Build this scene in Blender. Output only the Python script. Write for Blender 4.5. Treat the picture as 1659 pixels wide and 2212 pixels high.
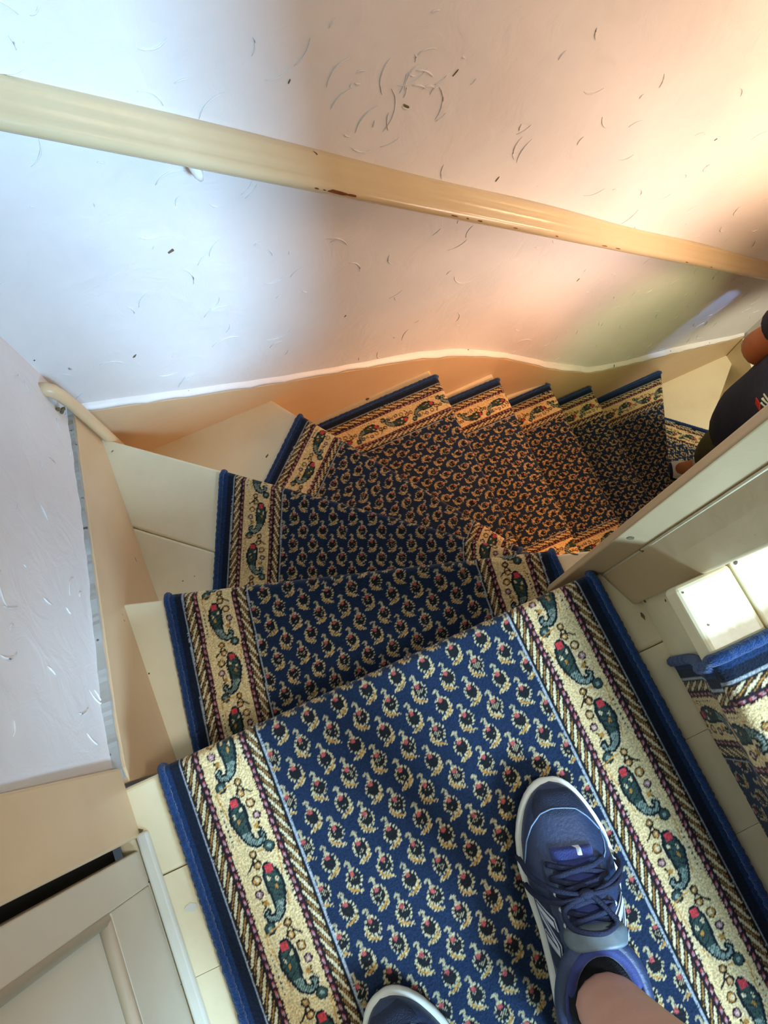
import bpy, bmesh, math, random
import numpy as np
from mathutils import Vector, Matrix

for o in list(bpy.data.objects):
    bpy.data.objects.remove(o, do_unlink=True)
SC = bpy.context.scene
COL = SC.collection
rnd = random.Random(7)
nrs = np.random.RandomState(11)

# ------------------------------------------------------------------ camera
# phone held 0.95 m above the landing (landing = z 0), looking almost straight down
FPX, CX, CY = 1510.0, 829.5, 1106.0
def cam_rot():
    n = np.array([855 - CX, -(1530 - CY), -FPX]); n /= np.linalg.norm(n)
    Z = -n
    x = np.array([15435 - CX, -(-5167 - CY), -FPX]); x -= x.dot(Z) * Z; x /= np.linalg.norm(x)
    return np.array([x, np.cross(Z, x), Z])
RC = cam_rot()
H = 0.95
cam = bpy.data.cameras.new('camera'); cam.sensor_fit = 'VERTICAL'; cam.sensor_height = 36.0
cam.lens = FPX / 2212 * 36.0; cam.clip_start = 0.01; cam.clip_end = 50
camo = bpy.data.objects.new('camera', cam); COL.objects.link(camo)
camo.matrix_world = Matrix([list(RC[i]) + [[0, 0, H][i]] for i in range(3)] + [[0, 0, 0, 1]])
SC.camera = camo

# ------------------------------------------------------------------ world, lights, exposure
SC.view_settings.view_transform = 'Standard'
SC.view_settings.look = 'None'
SC.view_settings.exposure = 0.0
SC.view_settings.gamma = 1.0
SC.view_settings.use_curve_mapping = False
W = bpy.data.worlds.new('world'); SC.world = W; W.use_nodes = True
bg = W.node_tree.nodes['Background']; bg.inputs[0].default_value = (0.66, 0.83, 1.0, 1); bg.inputs[1].default_value = 0.075

def look_at(o, tgt):
    d = Vector(tgt) - o.location
    o.rotation_euler = d.to_track_quat('-Z', 'Y').to_euler()
def area(name, loc, tgt, power, col, sx, sy, spread=180):
    l = bpy.data.lights.new(name, 'AREA'); l.energy = power; l.color = col; l.shape = 'RECTANGLE'
    l.size = sx; l.size_y = sy; l.spread = math.radians(spread)
    o = bpy.data.objects.new(name, l); COL.objects.link(o); o.location = loc; look_at(o, tgt); return o
def spot(name, loc, tgt, power, col, ang, blend, rad):
    l = bpy.data.lights.new(name, 'SPOT'); l.energy = power; l.color = col; l.spot_size = math.radians(ang)
    l.spot_blend = blend; l.shadow_soft_size = rad
    o = bpy.data.objects.new(name, l); COL.objects.link(o); o.location = loc; look_at(o, tgt); return o
# daylight from the window behind the photographer, above the landing
area('window_daylight', (0.76, -2.0, 1.55), (-0.2, 0.6, -0.30), 37, (0.40, 0.68, 1.0), 0.6, 0.6, 80)
# daylight from the upper floor along the upper flight
area('upper_floor_daylight', (1.75, -0.70, 4.2), (0.0, -0.2, 0.0), 88, (0.86, 0.93, 1.0), 0.5, 0.5)
# warm wall lamp over the lower flight, right of the frame
spot('warm_lamp', (1.72, 0.40, -0.35), (1.52, 0.82, -0.28), 26, (1.0, 0.64, 0.40), 150, 1.0, 0.10)
# added warm fill above the lower flight, standing in for bounced light
area('warm_bounce_fill', (1.30, 0.13, 1.0), (1.15, 0.82, 0.20), 4, (1.0, 0.70, 0.52), 0.4, 0.3, 105)
# coloured light of an unseen leaded window, from spots set inside the stairwell
spot('amber_glass', (1.22, 0.12, -0.42), (0.55, 0.48, -1.0), 31, (1.0, 0.37, 0.07), 78, 0.9, 0.06)
area('rose_fill', (1.15, 0.13, -0.45), (0.80, 0.82, -0.55), 3.8, (1.0, 0.76, 0.65), 0.6, 0.2, 110)  # added pale fill for the wall below the rail, not a pane
spot('green_glass', (1.15, 0.12, -0.75), (1.27, 0.82, -1.25), 11, (0.80, 1.0, 0.46), 62, 1.0, 0.08)
spot('foot_daylight', (2.0, 0.25, -0.95), (1.84, 0.66, -1.95), 30, (1.0, 0.94, 0.74), 62, 0.8, 0.08)
spot('blue_glass', (1.97, 0.62, -0.90), (1.665, 0.83, -1.38), 14, (0.28, 0.48, 1.0), 17, 0.6, 0.02)

# ------------------------------------------------------------------ materials
def lin(r, g=None, b=None):
    if g is None: r, g, b = r
    f = lambda c: (c / 255 / 12.92) if c / 255 <= 0.04045 else ((c / 255 + 0.055) / 1.055) ** 2.4
    return (f(r), f(g), f(b))
def mat_new(name):
    m = bpy.data.materials.new(name); m.use_nodes = True
    nt = m.node_tree; b = nt.nodes['Principled BSDF']
    return m, nt, b
def simple(name, rgb, rough=0.5, var=0.06, scale=12, bump=0.0, bscale=80, metallic=0.0, spec=0.5, sheen=0.0, coat=0.0):
    m, nt, b = mat_new(name)
    c = lin(rgb)
    tc = nt.nodes.new('ShaderNodeTexCoord')
    nz = nt.nodes.new('ShaderNodeTexNoise'); nz.inputs['Scale'].default_value = scale; nz.inputs['Detail'].default_value = 5
    nt.links.new(tc.outputs['Object'], nz.inputs['Vector'])
    rp = nt.nodes.new('ShaderNodeValToRGB')
    rp.color_ramp.elements[0].position = 0.3; rp.color_ramp.elements[1].position = 0.7
    rp.color_ramp.elements[0].color = tuple(x * (1 - var) for x in c) + (1,)
    rp.color_ramp.elements[1].color = tuple(min(1, x * (1 + var)) for x in c) + (1,)
    nt.links.new(nz.outputs['Fac'], rp.inputs['Fac']); nt.links.new(rp.outputs['Color'], b.inputs['Base Color'])
    b.inputs['Roughness'].default_value = rough; b.inputs['Metallic'].default_value = metallic
    b.inputs['Specular IOR Level'].default_value = spec
    b.inputs['Sheen Weight'].default_value = sheen
    b.inputs['Coat Weight'].default_value = coat
    if bump:
        n2 = nt.nodes.new('ShaderNodeTexNoise'); n2.inputs['Scale'].default_value = bscale; n2.inputs['Detail'].default_value = 4
        nt.links.new(tc.outputs['Object'], n2.inputs['Vector'])
        bp = nt.nodes.new('ShaderNodeBump'); bp.inputs['Strength'].default_value = bump; bp.inputs['Distance'].default_value = 0.004
        nt.links.new(n2.outputs['Fac'], bp.inputs['Height']); nt.links.new(bp.outputs['Normal'], b.inputs['Normal'])
    return m
def painted(name, rgb, rough=0.32, chips=0.0, chipcol=(70, 50, 35), bump=0.25, dirt=(150, 130, 90), dirtamt=0.25, rim=0.0):
    """old gloss paint: uneven coat, specks and grime"""
    m, nt, b = mat_new(name); c = lin(rgb)
    N, L = nt.nodes, nt.links
    tc = N.new('ShaderNodeTexCoord')
    n1 = N.new('ShaderNodeTexNoise'); n1.inputs['Scale'].default_value = 5; n1.inputs['Detail'].default_value = 6; n1.inputs['Roughness'].default_value = 0.65
    L.new(tc.outputs['Object'], n1.inputs['Vector'])
    r1 = N.new('ShaderNodeValToRGB'); r1.color_ramp.elements[0].position = 0.45; r1.color_ramp.elements[1].position = 0.85
    r1.color_ramp.elements[0].color = (0, 0, 0, 1); r1.color_ramp.elements[1].color = (dirtamt,) * 3 + (1,)
    L.new(n1.outputs['Fac'], r1.inputs['Fac'])
    mx = N.new('ShaderNodeMix'); mx.data_type = 'RGBA'
    mx.inputs[6].default_value = c + (1,); mx.inputs[7].default_value = lin(dirt) + (1,)
    L.new(r1.outputs['Color'], mx.inputs[0])
    last = mx.outputs[2]
    n2 = N.new('ShaderNodeTexNoise'); n2.inputs['Scale'].default_value = 38; n2.inputs['Detail'].default_value = 2
    L.new(tc.outputs['Object'], n2.inputs['Vector'])
    r2 = N.new('ShaderNodeValToRGB'); r2.color_ramp.elements[0].position = 0.775 - chips; r2.color_ramp.elements[1].position = 0.795 - chips
    L.new(n2.outputs['Fac'], r2.inputs['Fac'])
    m2 = N.new('ShaderNodeMix'); m2.data_type = 'RGBA'; m2.inputs[7].default_value = lin(chipcol) + (1,)
    L.new(last, m2.inputs[6]); L.new(r2.outputs['Color'], m2.inputs[0])
    L.new(m2.outputs[2], b.inputs['Base Color'])
    b.inputs['Roughness'].default_value = rough
    n3 = N.new('ShaderNodeTexNoise'); n3.inputs['Scale'].default_value = 30; n3.inputs['Detail'].default_value = 5
    L.new(tc.outputs['Object'], n3.inputs['Vector'])
    bp = N.new('ShaderNodeBump'); bp.inputs['Strength'].default_value = bump; bp.inputs['Distance'].default_value = 0.003
    L.new(n3.outputs['Fac'], bp.inputs['Height']); L.new(bp.outputs['Normal'], b.inputs['Normal'])
    return m
def plaster(name, rgb):
    m, nt, b = mat_new(name); N, L = nt.nodes, nt.links
    tc = N.new('ShaderNodeTexCoord')
    n1 = N.new('ShaderNodeTexNoise'); n1.inputs['Scale'].default_value = 2.2; n1.inputs['Detail'].default_value = 7; n1.inputs['Roughness'].default_value = 0.6
    L.new(tc.outputs['Object'], n1.inputs['Vector'])
    rp = N.new('ShaderNodeValToRGB'); c = lin(rgb)
    rp.color_ramp.elements[0].position = 0.25; rp.color_ramp.elements[1].position = 0.6
    rp.color_ramp.elements[0].color = tuple(x * 0.86 for x in c) + (1,); rp.color_ramp.elements[1].color = c + (1,)
    L.new(n1.outputs['Fac'], rp.inputs['Fac'])
    # thin dark scuffs
    mp = N.new('ShaderNodeMapping'); mp.inputs['Scale'].default_value = (16, 16, 5); mp.inputs['Rotation'].default_value = (0.4, 0.5, 0.5)
    L.new(tc.outputs['Object'], mp.inputs['Vector'])
    n2 = N.new('ShaderNodeTexNoise'); n2.inputs['Scale'].default_value = 3.0; n2.inputs['Detail'].default_value = 3
    L.new(mp.outputs['Vector'], n2.inputs['Vector'])
    r2 = N.new('ShaderNodeValToRGB'); r2.color_ramp.elements[0].position = 0.755; r2.color_ramp.elements[1].position = 0.80
    L.new(n2.outputs['Fac'], r2.inputs['Fac'])
    mx = N.new('ShaderNodeMix'); mx.data_type = 'RGBA'; mx.inputs[7].default_value = lin(120, 112, 105) + (1,)
    L.new(rp.outputs['Color'], mx.inputs[6]); L.new(r2.outputs['Color'], mx.inputs[0])
    L.new(mx.outputs[2], b.inputs['Base Color'])
    b.inputs['Roughness'].default_value = 0.55
    n3 = N.new('ShaderNodeTexNoise'); n3.inputs['Scale'].default_value = 14; n3.inputs['Detail'].default_value = 8; n3.inputs['Distortion'].default_value = 1.2
    L.new(tc.outputs['Object'], n3.inputs['Vector'])
    bp = N.new('ShaderNodeBump'); bp.inputs['Strength'].default_value = 0.32; bp.inputs['Distance'].default_value = 0.008
    L.new(n3.outputs['Fac'], bp.inputs['Height']); L.new(bp.outputs['Normal'], b.inputs['Normal'])
    return m
def carpet_mat(name):
    m, nt, b = mat_new(name); N, L = nt.nodes, nt.links
    at = N.new('ShaderNodeAttribute'); at.attribute_name = 'Col'
    tc = N.new('ShaderNodeTexCoord')
    nz = N.new('ShaderNodeTexNoise'); nz.inputs['Scale'].default_value = 420; nz.inputs['Detail'].default_value = 2
    L.new(tc.outputs['Object'], nz.inputs['Vector'])
    mr = N.new('ShaderNodeMapRange'); mr.inputs[1].default_value = 0.3; mr.inputs[2].default_value = 0.7; mr.inputs[3].default_value = 0.62; mr.inputs[4].default_value = 1.25
    L.new(nz.outputs['Fac'], mr.inputs[0])
    mx = N.new('ShaderNodeMix'); mx.data_type = 'RGBA'; mx.blend_type = 'MULTIPLY'; mx.inputs[0].default_value = 1
    L.new(at.outputs['Color'], mx.inputs[6]); L.new(mr.outputs[0], mx.inputs[7])
    L.new(mx.outputs[2], b.inputs['Base Color'])
    b.inputs['Roughness'].default_value = 0.95; b.inputs['Specular IOR Level'].default_value = 0.1
    b.inputs['Sheen Weight'].default_value = 0.12; b.inputs['Sheen Roughness'].default_value = 0.6
    bp = N.new('ShaderNodeBump'); bp.inputs['Strength'].default_value = 0.6; bp.inputs['Distance'].default_value = 0.002
    L.new(nz.outputs['Fac'], bp.inputs['Height']); L.new(bp.outputs['Normal'], b.inputs['Normal'])
    return m
M = {}
M['plaster'] = plaster('white_plaster', (232, 229, 224))
M['cream'] = painted('cream_gloss_paint', (233, 220, 182), 0.30)
M['cream2'] = painted('cream_gloss_paint_worn', (228, 213, 172), 0.34, chips=0.02, dirtamt=0.4)
M['skirt'] = painted('skirting_paint', (216, 186, 144), 0.36, dirtamt=0.2)
M['door'] = painted('door_paint', (204, 192, 166), 0.36, dirtamt=0.2)
M['post'] = painted('shaded_post_paint', (188, 160, 118), 0.36, dirtamt=0.3)  # shade on the post is put into this darker, warmer cream
M['strip'] = painted('pale_grey_paint', (210, 206, 186), 0.36)
M['cap'] = painted('white_paint_edge', (238, 234, 226), 0.4, dirt=(120, 110, 100), chips=0.05, chipcol=(70, 62, 55))
M['dusty'] = painted('dusty_grey_edge', (172, 170, 162), 0.8, dirt=(110, 105, 95), dirtamt=0.7, chips=0.1, chipcol=(90, 85, 75))
M['rail'] = painted('handrail_paint', (204, 185, 146), 0.24, dirt=(190, 160, 100), dirtamt=0.3)
M['bare'] = simple('bare_wood', (120, 66, 30), 0.7, 0.3, 60)
M['grime'] = simple('grime', (105, 92, 62), 0.9, 0.3, 60)
M['dark'] = simple('dark_gap', (16, 14, 12), 0.9)
M['carpet'] = carpet_mat('woven_wool')
M['binding'] = simple('blue_binding', (25, 58, 104), 0.9, 0.3, 260, bump=0.8, bscale=500, spec=0.1, sheen=0.3)
M['skin'] = simple('skin', (222, 166, 140), 0.5, 0.07, 30, bump=0.1, bscale=300)
M['skin2'] = simple('tanned_skin', (176, 108, 72), 0.5, 0.08, 30)
M['shoe'] = simple('navy_leather', (44, 56, 84), 0.5, 0.12, 40, bump=0.2, bscale=260)
M['shoe_dark'] = simple('navy_mesh_fabric', (30, 40, 64), 0.75, 0.15, 60, bump=0.5, bscale=700)
M['royal'] = simple('royal_blue_lining', (28, 42, 104), 0.7, 0.12, 120, bump=0.3, bscale=600, sheen=0.3)
M['lace'] = simple('navy_lace', (18, 24, 54), 0.75, 0.2, 300, bump=0.5, bscale=900)
M['sole'] = simple('white_midsole', (226, 224, 208), 0.6, 0.06, 40)
M['rubber'] = simple('dark_rubber', (34, 36, 42), 0.7)
M['silver'] = simple('silver_reflective', (205, 208, 214), 0.35, 0.05, 80)
M['stitch'] = simple('grey_stitching', (120, 140, 165), 0.7, 0.2, 400)
M['tonguepatch'] = simple('grey_tongue_patch', (92, 104, 108), 0.5, 0.25, 50, bump=0.2)
M['sock'] = simple('black_sock', (16, 17, 20), 0.9, 0.2, 200, bump=0.5, bscale=700)
M['shorts'] = simple('dark_shorts', (40, 44, 52), 0.85, 0.15, 60)
M['shirt'] = simple('navy_shirt', (34, 42, 72), 0.85, 0.2, 40, bump=0.2, bscale=300)
M['olive'] = simple('olive_trousers', (92, 92, 66), 0.85, 0.15, 60)
M['red'] = simple('red_patch', (190, 52, 42), 0.7)
M['white'] = simple('white_cloth', (225, 225, 220), 0.8)
M['greysole'] = simple('grey_midsole', (150, 148, 130), 0.7)
M['hair'] = simple('dark_hair', (50, 36, 28), 0.7, 0.3, 80)

# ------------------------------------------------------------------ helpers
def link(name, me, mat=None, parent=None, smooth=False):
    o = bpy.data.objects.new(name, me); COL.objects.link(o)
    if mat is not None: me.materials.append(M[mat] if isinstance(mat, str) else mat)
    if parent is not None: o.parent = parent
    if smooth and len(me.polygons): me.polygons.foreach_set('use_smooth', [True] * len(me.polygons))
    return o
def mesh(name, vs, fs, mat=None, parent=None, smooth=False):
    me = bpy.data.meshes.new(name); me.from_pydata([tuple(v) for v in vs], [], [tuple(f) for f in fs]); me.update()
    return link(name, me, mat, parent, smooth)
def empty(name, loc=(0, 0, 0)):
    o = bpy.data.objects.new(name, None); COL.objects.link(o); o.location = loc; o.empty_display_size = 0.1; return o
def tag(o, label=None, cat=None, group=None, kind=None):
    if label: o['label'] = label
    if cat: o['category'] = cat
    if group: o['group'] = group
    if kind: o['kind'] = kind
    return o
def bevel(o, w=0.004, seg=2):
    md = o.modifiers.new('bevel', 'BEVEL'); md.width = w; md.segments = seg; md.limit_method = 'ANGLE'; md.angle_limit = math.radians(35)
    return o
def slab(name, poly, z0, z1, mat, parent=None, bev=0.0):
    """vertical prism of a polygon in plan"""
    a = sum(poly[i][0] * poly[(i + 1) % len(poly)][1] - poly[(i + 1) % len(poly)][0] * poly[i][1] for i in range(len(poly)))
    if a < 0: poly = poly[::-1]
    n = len(poly)
    vs = [(x, y, z0) for x, y in poly] + [(x, y, z1) for x, y in poly]
    fs = [tuple(range(n))[::-1], tuple(range(n, 2 * n))] + [(i, (i + 1) % n, n + (i + 1) % n, n + i) for i in range(n)]
    o = mesh(name, vs, fs, mat, parent)
    if bev: bevel(o, bev, 3)
    return o
def box(name, x0, x1, y0, y1, z0, z1, mat, parent=None, bev=0.0):
    return slab(name, [(x0, y0), (x1, y0), (x1, y1), (x0, y1)], z0, z1, mat, parent, bev)
def hexa(name, A, B, mat, parent=None, bev=0.0):
    """loft between two rings of points"""
    n = len(A)
    vs = list(A) + list(B)
    fs = [tuple(range(n)), tuple(range(n, 2 * n))[::-1]] + [(i, n + i, n + (i + 1) % n, (i + 1) % n) for i in range(n)]
    o = mesh(name, vs, fs, mat, parent)
    bm = bmesh.new(); bm.from_mesh(o.data); bmesh.ops.recalc_face_normals(bm, faces=bm.faces); bm.to_mesh(o.data); bm.free()
    if bev: bevel(o, bev, 3)
    return o
def tube_data(pts, rad, seg=8, close=False, up=(0, 0, 1)):
    pts = [np.array(p, float) for p in pts]; n = len(pts)
    rads = rad if isinstance(rad, (list, tuple, np.ndarray)) else [rad] * n
    vs, fs = [], []
    for i in range(n):
        a = pts[i - 1] if (i > 0 or close) else pts[i]; b = pts[(i + 1) % n] if (i < n - 1 or close) else pts[i]
        t = b - a; t /= (np.linalg.norm(t) + 1e-12)
        s = np.cross(t, up)
        if np.linalg.norm(s) < 1e-4: s = np.cross(t, (1, 0, 0))
        s /= np.linalg.norm(s); q = np.cross(s, t)
        r = rads[i]; rx, ry = (r if isinstance(r, (list, tuple)) else (r, r))
        for k in range(seg):
            an = 2 * math.pi * k / seg
            vs.append(tuple(pts[i] + s * rx * math.cos(an) + q * ry * math.sin(an)))
    for i in range(n - (0 if close else 1)):
        j = (i + 1) % n
        for k in range(seg):
            fs.append((i * seg + k, i * seg + (k + 1) % seg, j * seg + (k + 1) % seg, j * seg + k))
    if not close:
        fs.append(tuple(range(seg))[::-1]); fs.append(tuple((n - 1) * seg + k for k in range(seg)))
    return vs, fs
def tube(name, pts, rad, mat, parent=None, seg=8, close=False, up=(0, 0, 1)):
    vs, fs = tube_data(pts, rad, seg, close, up)
    o = mesh(name, vs, fs, mat, parent, True)
    bm = bmesh.new(); bm.from_mesh(o.data); bmesh.ops.recalc_face_normals(bm, faces=bm.faces); bm.to_mesh(o.data); bm.free()
    return o
def join_data(lst):
    V, F = [], []
    for vs, fs in lst:
        k = len(V); V += vs; F += [tuple(i + k for i in f) for f in fs]
    return V, F

# ------------------------------------------------------------------ geometry of the stair (metres; z 0 = landing)
RISE = 0.224
XL = -0.352                      # face of the left skirting
XW = -0.366                      # face of the left white wall
SKX = [-0.60, 0.03, 0.475, 0.713, 0.945, 1.18, 1.605, 2.05, 2.4]
SKY = [0.809, 0.811, 0.823, 0.829, 0.806, 0.805, 0.817, 0.824, 0.826]
ysk = lambda x: float(np.interp(x, SKX, SKY))
SKT = [(-0.40, -0.365), (-0.345, -0.393), (-0.159, -0.4916), (0.224, -0.684), (0.42, -0.785), (0.576, -0.889), (0.80, -1.085), (1.0, -1.285), (1.156, -1.43),
       (1.40, -1.555), (1.65, -1.665), (1.994, -1.82), (2.08, -1.85)]
zsk = lambda x: float(np.interp(x, [p[0] for p in SKT], [p[1] for p in SKT]))

# ---- walls
def wall_grid(name, fn, us, vs_, mat, thick_dir):
    V, F = [], []
    for u in us:
        for v in vs_: V.append(fn(u, v))
    n = len(vs_)
    for i in range(len(us) - 1):
        for j in range(n - 1): F.append((i * n + j, (i + 1) * n + j, (i + 1) * n + j + 1, i * n + j + 1))
    o = mesh(name, V, F, mat, None, True)
    md = o.modifiers.new('solid', 'SOLIDIFY'); md.thickness = 0.08; md.offset = thick_dir
    return o
def und(u, v):
    return 0.0035 * math.sin(3.1 * u + 1.7 * v) + 0.003 * math.sin(7.3 * u - 4.1 * v + 1) + 0.0015 * math.sin(17 * u + 11 * v)
def ywall(u, v):
    w = min(1.0, max(0.0, (v - zsk(u)) / 0.30)); w = w * w * (3 - 2 * w)
    return (ysk(u) + 0.016) * (1 - w) + 0.830 * w + und(u, v)
wb = wall_grid('wall_back', lambda u, v: (u, ywall(u, v), v), np.linspace(-0.46, 2.14, 80), np.linspace(-2.6, 2.4, 130), 'plaster', -1)
tag(wb, 'white trowelled plaster wall behind the handrail', kind='structure')
wl = wall_grid('wall_left', lambda u, v: (XW + 0.6 * und(u + 2, v), u, v), np.linspace(0.075, 0.90, 40), np.linspace(-0.6, 2.4, 90), 'plaster', -1)
tag(wl, 'white plaster wall on the left above the winders', kind='structure')
wr = wall_grid('wall_right', lambda u, v: (2.072 + 0.6 * und(u + 5, v), u, v), np.linspace(-1.0, 0.90, 40), np.linspace(-2.6, 2.4, 90), 'plaster', 1)
tag(wr, 'white plaster wall at the foot of the lower flight', kind='structure')

# raised trowel ridges in the plaster (real relief, too many to count)
def ridges(parent, n, xr, zr, plane):
    lst = []
    for _ in range(n):
        x = rnd.uniform(*xr); z = rnd.uniform(*zr)
        R = rnd.uniform(0.010, 0.05); a0 = rnd.uniform(0, 6.28); sp = rnd.uniform(0.5, 1.6)
        k = 7; pts = []; rr = []
        for i in range(k):
            t = i / (k - 1); a = a0 + sp * t
            pts.append(plane(x + R * math.cos(a), z + R * math.sin(a) * 1.1))
            rr.append(0.0016 * math.sin(math.pi * (0.08 + 0.84 * t)) * rnd.uniform(0.6, 1.1))
        lst.append(tube_data(pts, rr, 5))
    V, F = join_data(lst)
    return tag(mesh('trowel_ridges', V, F, 'plaster', parent, True), kind='stuff')
pbr = lambda a, b: (a, ywall(a, b) - 0.0006, b)
ridges(wb, 560, (-0.36, 2.0), (-1.7, 0.75), pbr)
ridges(wb, 26, (0.30, 0.48), (0.02, 0.14), pbr)
ridges(wl, 60, (0.09, 0.8), (-0.35, 0.4), lambda a, b: (XW + 0.6 * und(a + 2, b) + 0.0006, a, b))
# paint chips and dark specks that the photograph shows on the plaster
def chip(parent, x, z, l, w, ang, plane, nrm):
    c = np.array(plane(x, z)); n = np.array(nrm)
    t = np.array(plane(x + 0.01 * math.cos(ang), z + 0.01 * math.sin(ang))) - c; t /= np.linalg.norm(t); s = np.cross(n, t)
    pts = []
    for k in range(7):
        a = 2 * math.pi * k / 7; q = rnd.uniform(0.7, 1.2)
        pts.append(c + t * l * q * math.cos(a) + s * w * q * math.sin(a) + n * 0.0012)
    base = [p - n * 0.004 for p in pts]
    V = pts + base
    return V, [tuple(range(7))] + [(i, 7 + i, 7 + (i + 1) % 7, (i + 1) % 7) for i in range(7)]
pb = lambda a, b: (a, ywall(a, b), b)
# pixel spots turned into wall points
def ray(u, v): return RC @ np.array([u - CX, -(v - CY), -FPX])
def on_back(u, v, y=0.829):
    d = ray(u, v); t = y / d[1]; return (t * d[0], H + t * d[2])
lst = []
for (u, v, l, w, a) in [(1077, 391, .006, .0014, 1.0), (628, 181, .004, .001, .9), (370, 543, .006, .003, .3), (38, 763, .003, .0028, 0), (72, 771, .0015, .0015, 0),
                        (290, 767, .005, .002, .6), (880, 233, .007, .002, -.8), (985, 160, .006, .001, .8), (1250, 606, .006, .0012, 1), (640, 835, .006, .0015, .2), (312, 858, .012, .0013, .3),
                        (1545, 300, .004, .001, .5), (745, 680, .004, .001, .8)]:
    x, z = on_back(u, v); lst.append(chip(None, x, z, l, w, a, pb, (0, -1, 0)))
V, F = join_data(lst); tag(mesh('paint_chips', V, F, 'grime', wb), kind='stuff')

# ---- skirting boards
def ribbon(name, pts_lo, pts_hi, thick, mat, parent=None, bev=0.0):
    """board standing along a polyline: face points low / high, thickness vector"""
    n = len(pts_lo); t = np.array(thick)
    V = [tuple(p) for p in pts_lo] + [tuple(p) for p in pts_hi] + [tuple(np.array(p) + t) for p in pts_lo] + [tuple(np.array(p) + t) for p in pts_hi]
    F = []
    for i in range(n - 1):
        a, b = i, i + 1
        F += [(a, b, n + b, n + a), (2 * n + a, 3 * n + a, 3 * n + b, 2 * n + b), (n + a, n + b, 3 * n + b, 3 * n + a), (a, 2 * n + a, 2 * n + b, b)]
    F += [(0, n, 3 * n, 2 * n), (n - 1, 3 * n - 1, 4 * n - 1, 2 * n - 1)]
    o = mesh(name, V, F, mat, parent)
    bm = bmesh.new(); bm.from_mesh(o.data); bmesh.ops.recalc_face_normals(bm, faces=bm.faces); bm.to_mesh(o.data); bm.free()
    if bev: bevel(o, bev, 2)
    return o
xs = np.linspace(-0.372, 2.06, 90)
sb = ribbon('baseboard_back', [(x, ysk(x), zsk(x) - 0.36) for x in xs], [(x, ysk(x), zsk(x) - 0.006) for x in xs], (0, 0.03, 0), 'skirt', None, 0.002)
tag(sb, 'cream skirting board swept along the back wall beside the treads', kind='structure')
# white painted ledge where the plaster meets the skirting
V, F = [], []
prof = [(0.001, -0.006), (0.0035, 0.001), (0.009, 0.005), (0.018, 0.011), (0.03, 0.011), (0.03, -0.006)]
for x in xs:
    wob = 0.0012 * math.sin(60 * x) + 0.001 * math.sin(143 * x + 1)
    for (dy, dz) in prof: V.append((x, ysk(x) + dy + wob * 0.5, zsk(x) + dz + wob))
np_ = len(prof)
for i in range(len(xs) - 1):
    for k in range(np_): F.append((i * np_ + k, (i + 1) * np_ + k, (i + 1) * np_ + (k + 1) % np_, i * np_ + (k + 1) % np_))
F += [tuple(range(np_))[::-1], tuple((len(xs) - 1) * np_ + k for k in range(np_))]
o = mesh('caulk_ledge', V, F, 'cap', sb, True)

# left skirting: top edge falls with the stair from the door casing into the corner
LT = [(0.075, -0.008), (0.14, -0.030), (0.211, -0.062), (0.416, -0.155), (0.60, -0.238), (0.757, -0.312), (0.83, -0.345)]
zl = lambda y: float(np.interp(y, [p[0] for p in LT], [p[1] for p in LT]))
ysl = np.linspace(0.056, 0.80, 40)
lb = ribbon('baseboard_left', [(XL, y, zl(y) - 0.50) for y in ysl], [(XL, y, zl(y) - 0.003) for y in ysl], (-0.034, 0, 0), 'skirt', None, 0.0015)
tag(lb, 'cream skirting board running down the left wall', kind='structure')
V, F = [], []
for i, y in enumerate(np.linspace(0.062, 0.80, 120)):
    w = 0.0015 * math.sin(45 * y) + 0.0012 * math.sin(111 * y + 2) + rnd.uniform(-.0008, .0008)
    V += [(XL - 0.003 + w * .4, y, zl(y) - 0.006), (XL - 0.004 + w * .4, y, zl(y) + 0.001 + w), (XW - 0.004, y, zl(y) + 0.004 + w), (XW - 0.004, y, zl(y) - 0.006)]
for i in range(119):
    for k in range(4): F.append((i * 4 + k, (i + 1) * 4 + k, (i + 1) * 4 + (k + 1) % 4, i * 4 + (k + 1) % 4))
mesh('dusty_top_edge', V, F, 'dusty', lb)
ysr = np.linspace(0.822, -0.9, 40)
zr_ = lambda y: float(np.interp(-y, [-0.83, -0.66, -0.30, 0.9], [-1.855, -1.93, -2.22, -3.2]))
rb = ribbon('baseboard_right', [(2.055, y, zr_(y) - 0.42) for y in ysr], [(2.055, y, zr_(y)) for y in ysr], (0.022, 0, 0), 'cream', None, 0.002)
tag(rb, 'cream skirting board on the right wall at the turn of the lower flight', kind='structure')
# rounded bead in the corner of the winders
cp = [(-0.336, 0.765, -0.62), (-0.337, 0.765, -0.45), (-0.340, 0.766, -0.28), (-0.344, 0.768, -0.238), (-0.350, 0.771, -0.222), (-0.358, 0.775, -0.215), (-0.37, 0.78, -0.213)]
cb = tube('trim_1', cp, [0.012, 0.012, 0.012, 0.0125, 0.013, 0.0135, 0.012], 'skirt', None, 14, up=(0, 1, 0.2))
tag(cb, 'round-topped corner bead where the two skirtings meet', kind='structure')
mesh('broken_plaster', *join_data([chip(None, -0.350 + dx, -0.262 + dz, 0.006, 0.004, a, lambda p, q: (p, 0.752 - 0.0 * p, q), (0, -1, 0)) for dx, dz, a in [(-.004, 0, .4), (-.010, -.008, 1), (-.012, .006, 2)]]), 'grime', cb)

# ---- left door with its casing
casing = box('trim_2', XW - 0.03, XL - 0.004, -0.012, 0.077, -0.004, 2.05, 'skirt', None, 0.004)
tag(casing, 'cream door casing post at the end of the left wall', kind='structure')
door = empty('door_1', (XL - 0.006, -0.016, 0.0))
tag(door, 'cream panelled cupboard door in the left wall beside the landing', kind='structure')
DX = -0.003   # local offset of the face
def dbox(name, y0, y1, z0, z1, x0, x1, mat, parent, bev=0.002): return box(name, x0, x1, y0, y1, z0, z1, mat, parent, bev)
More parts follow.
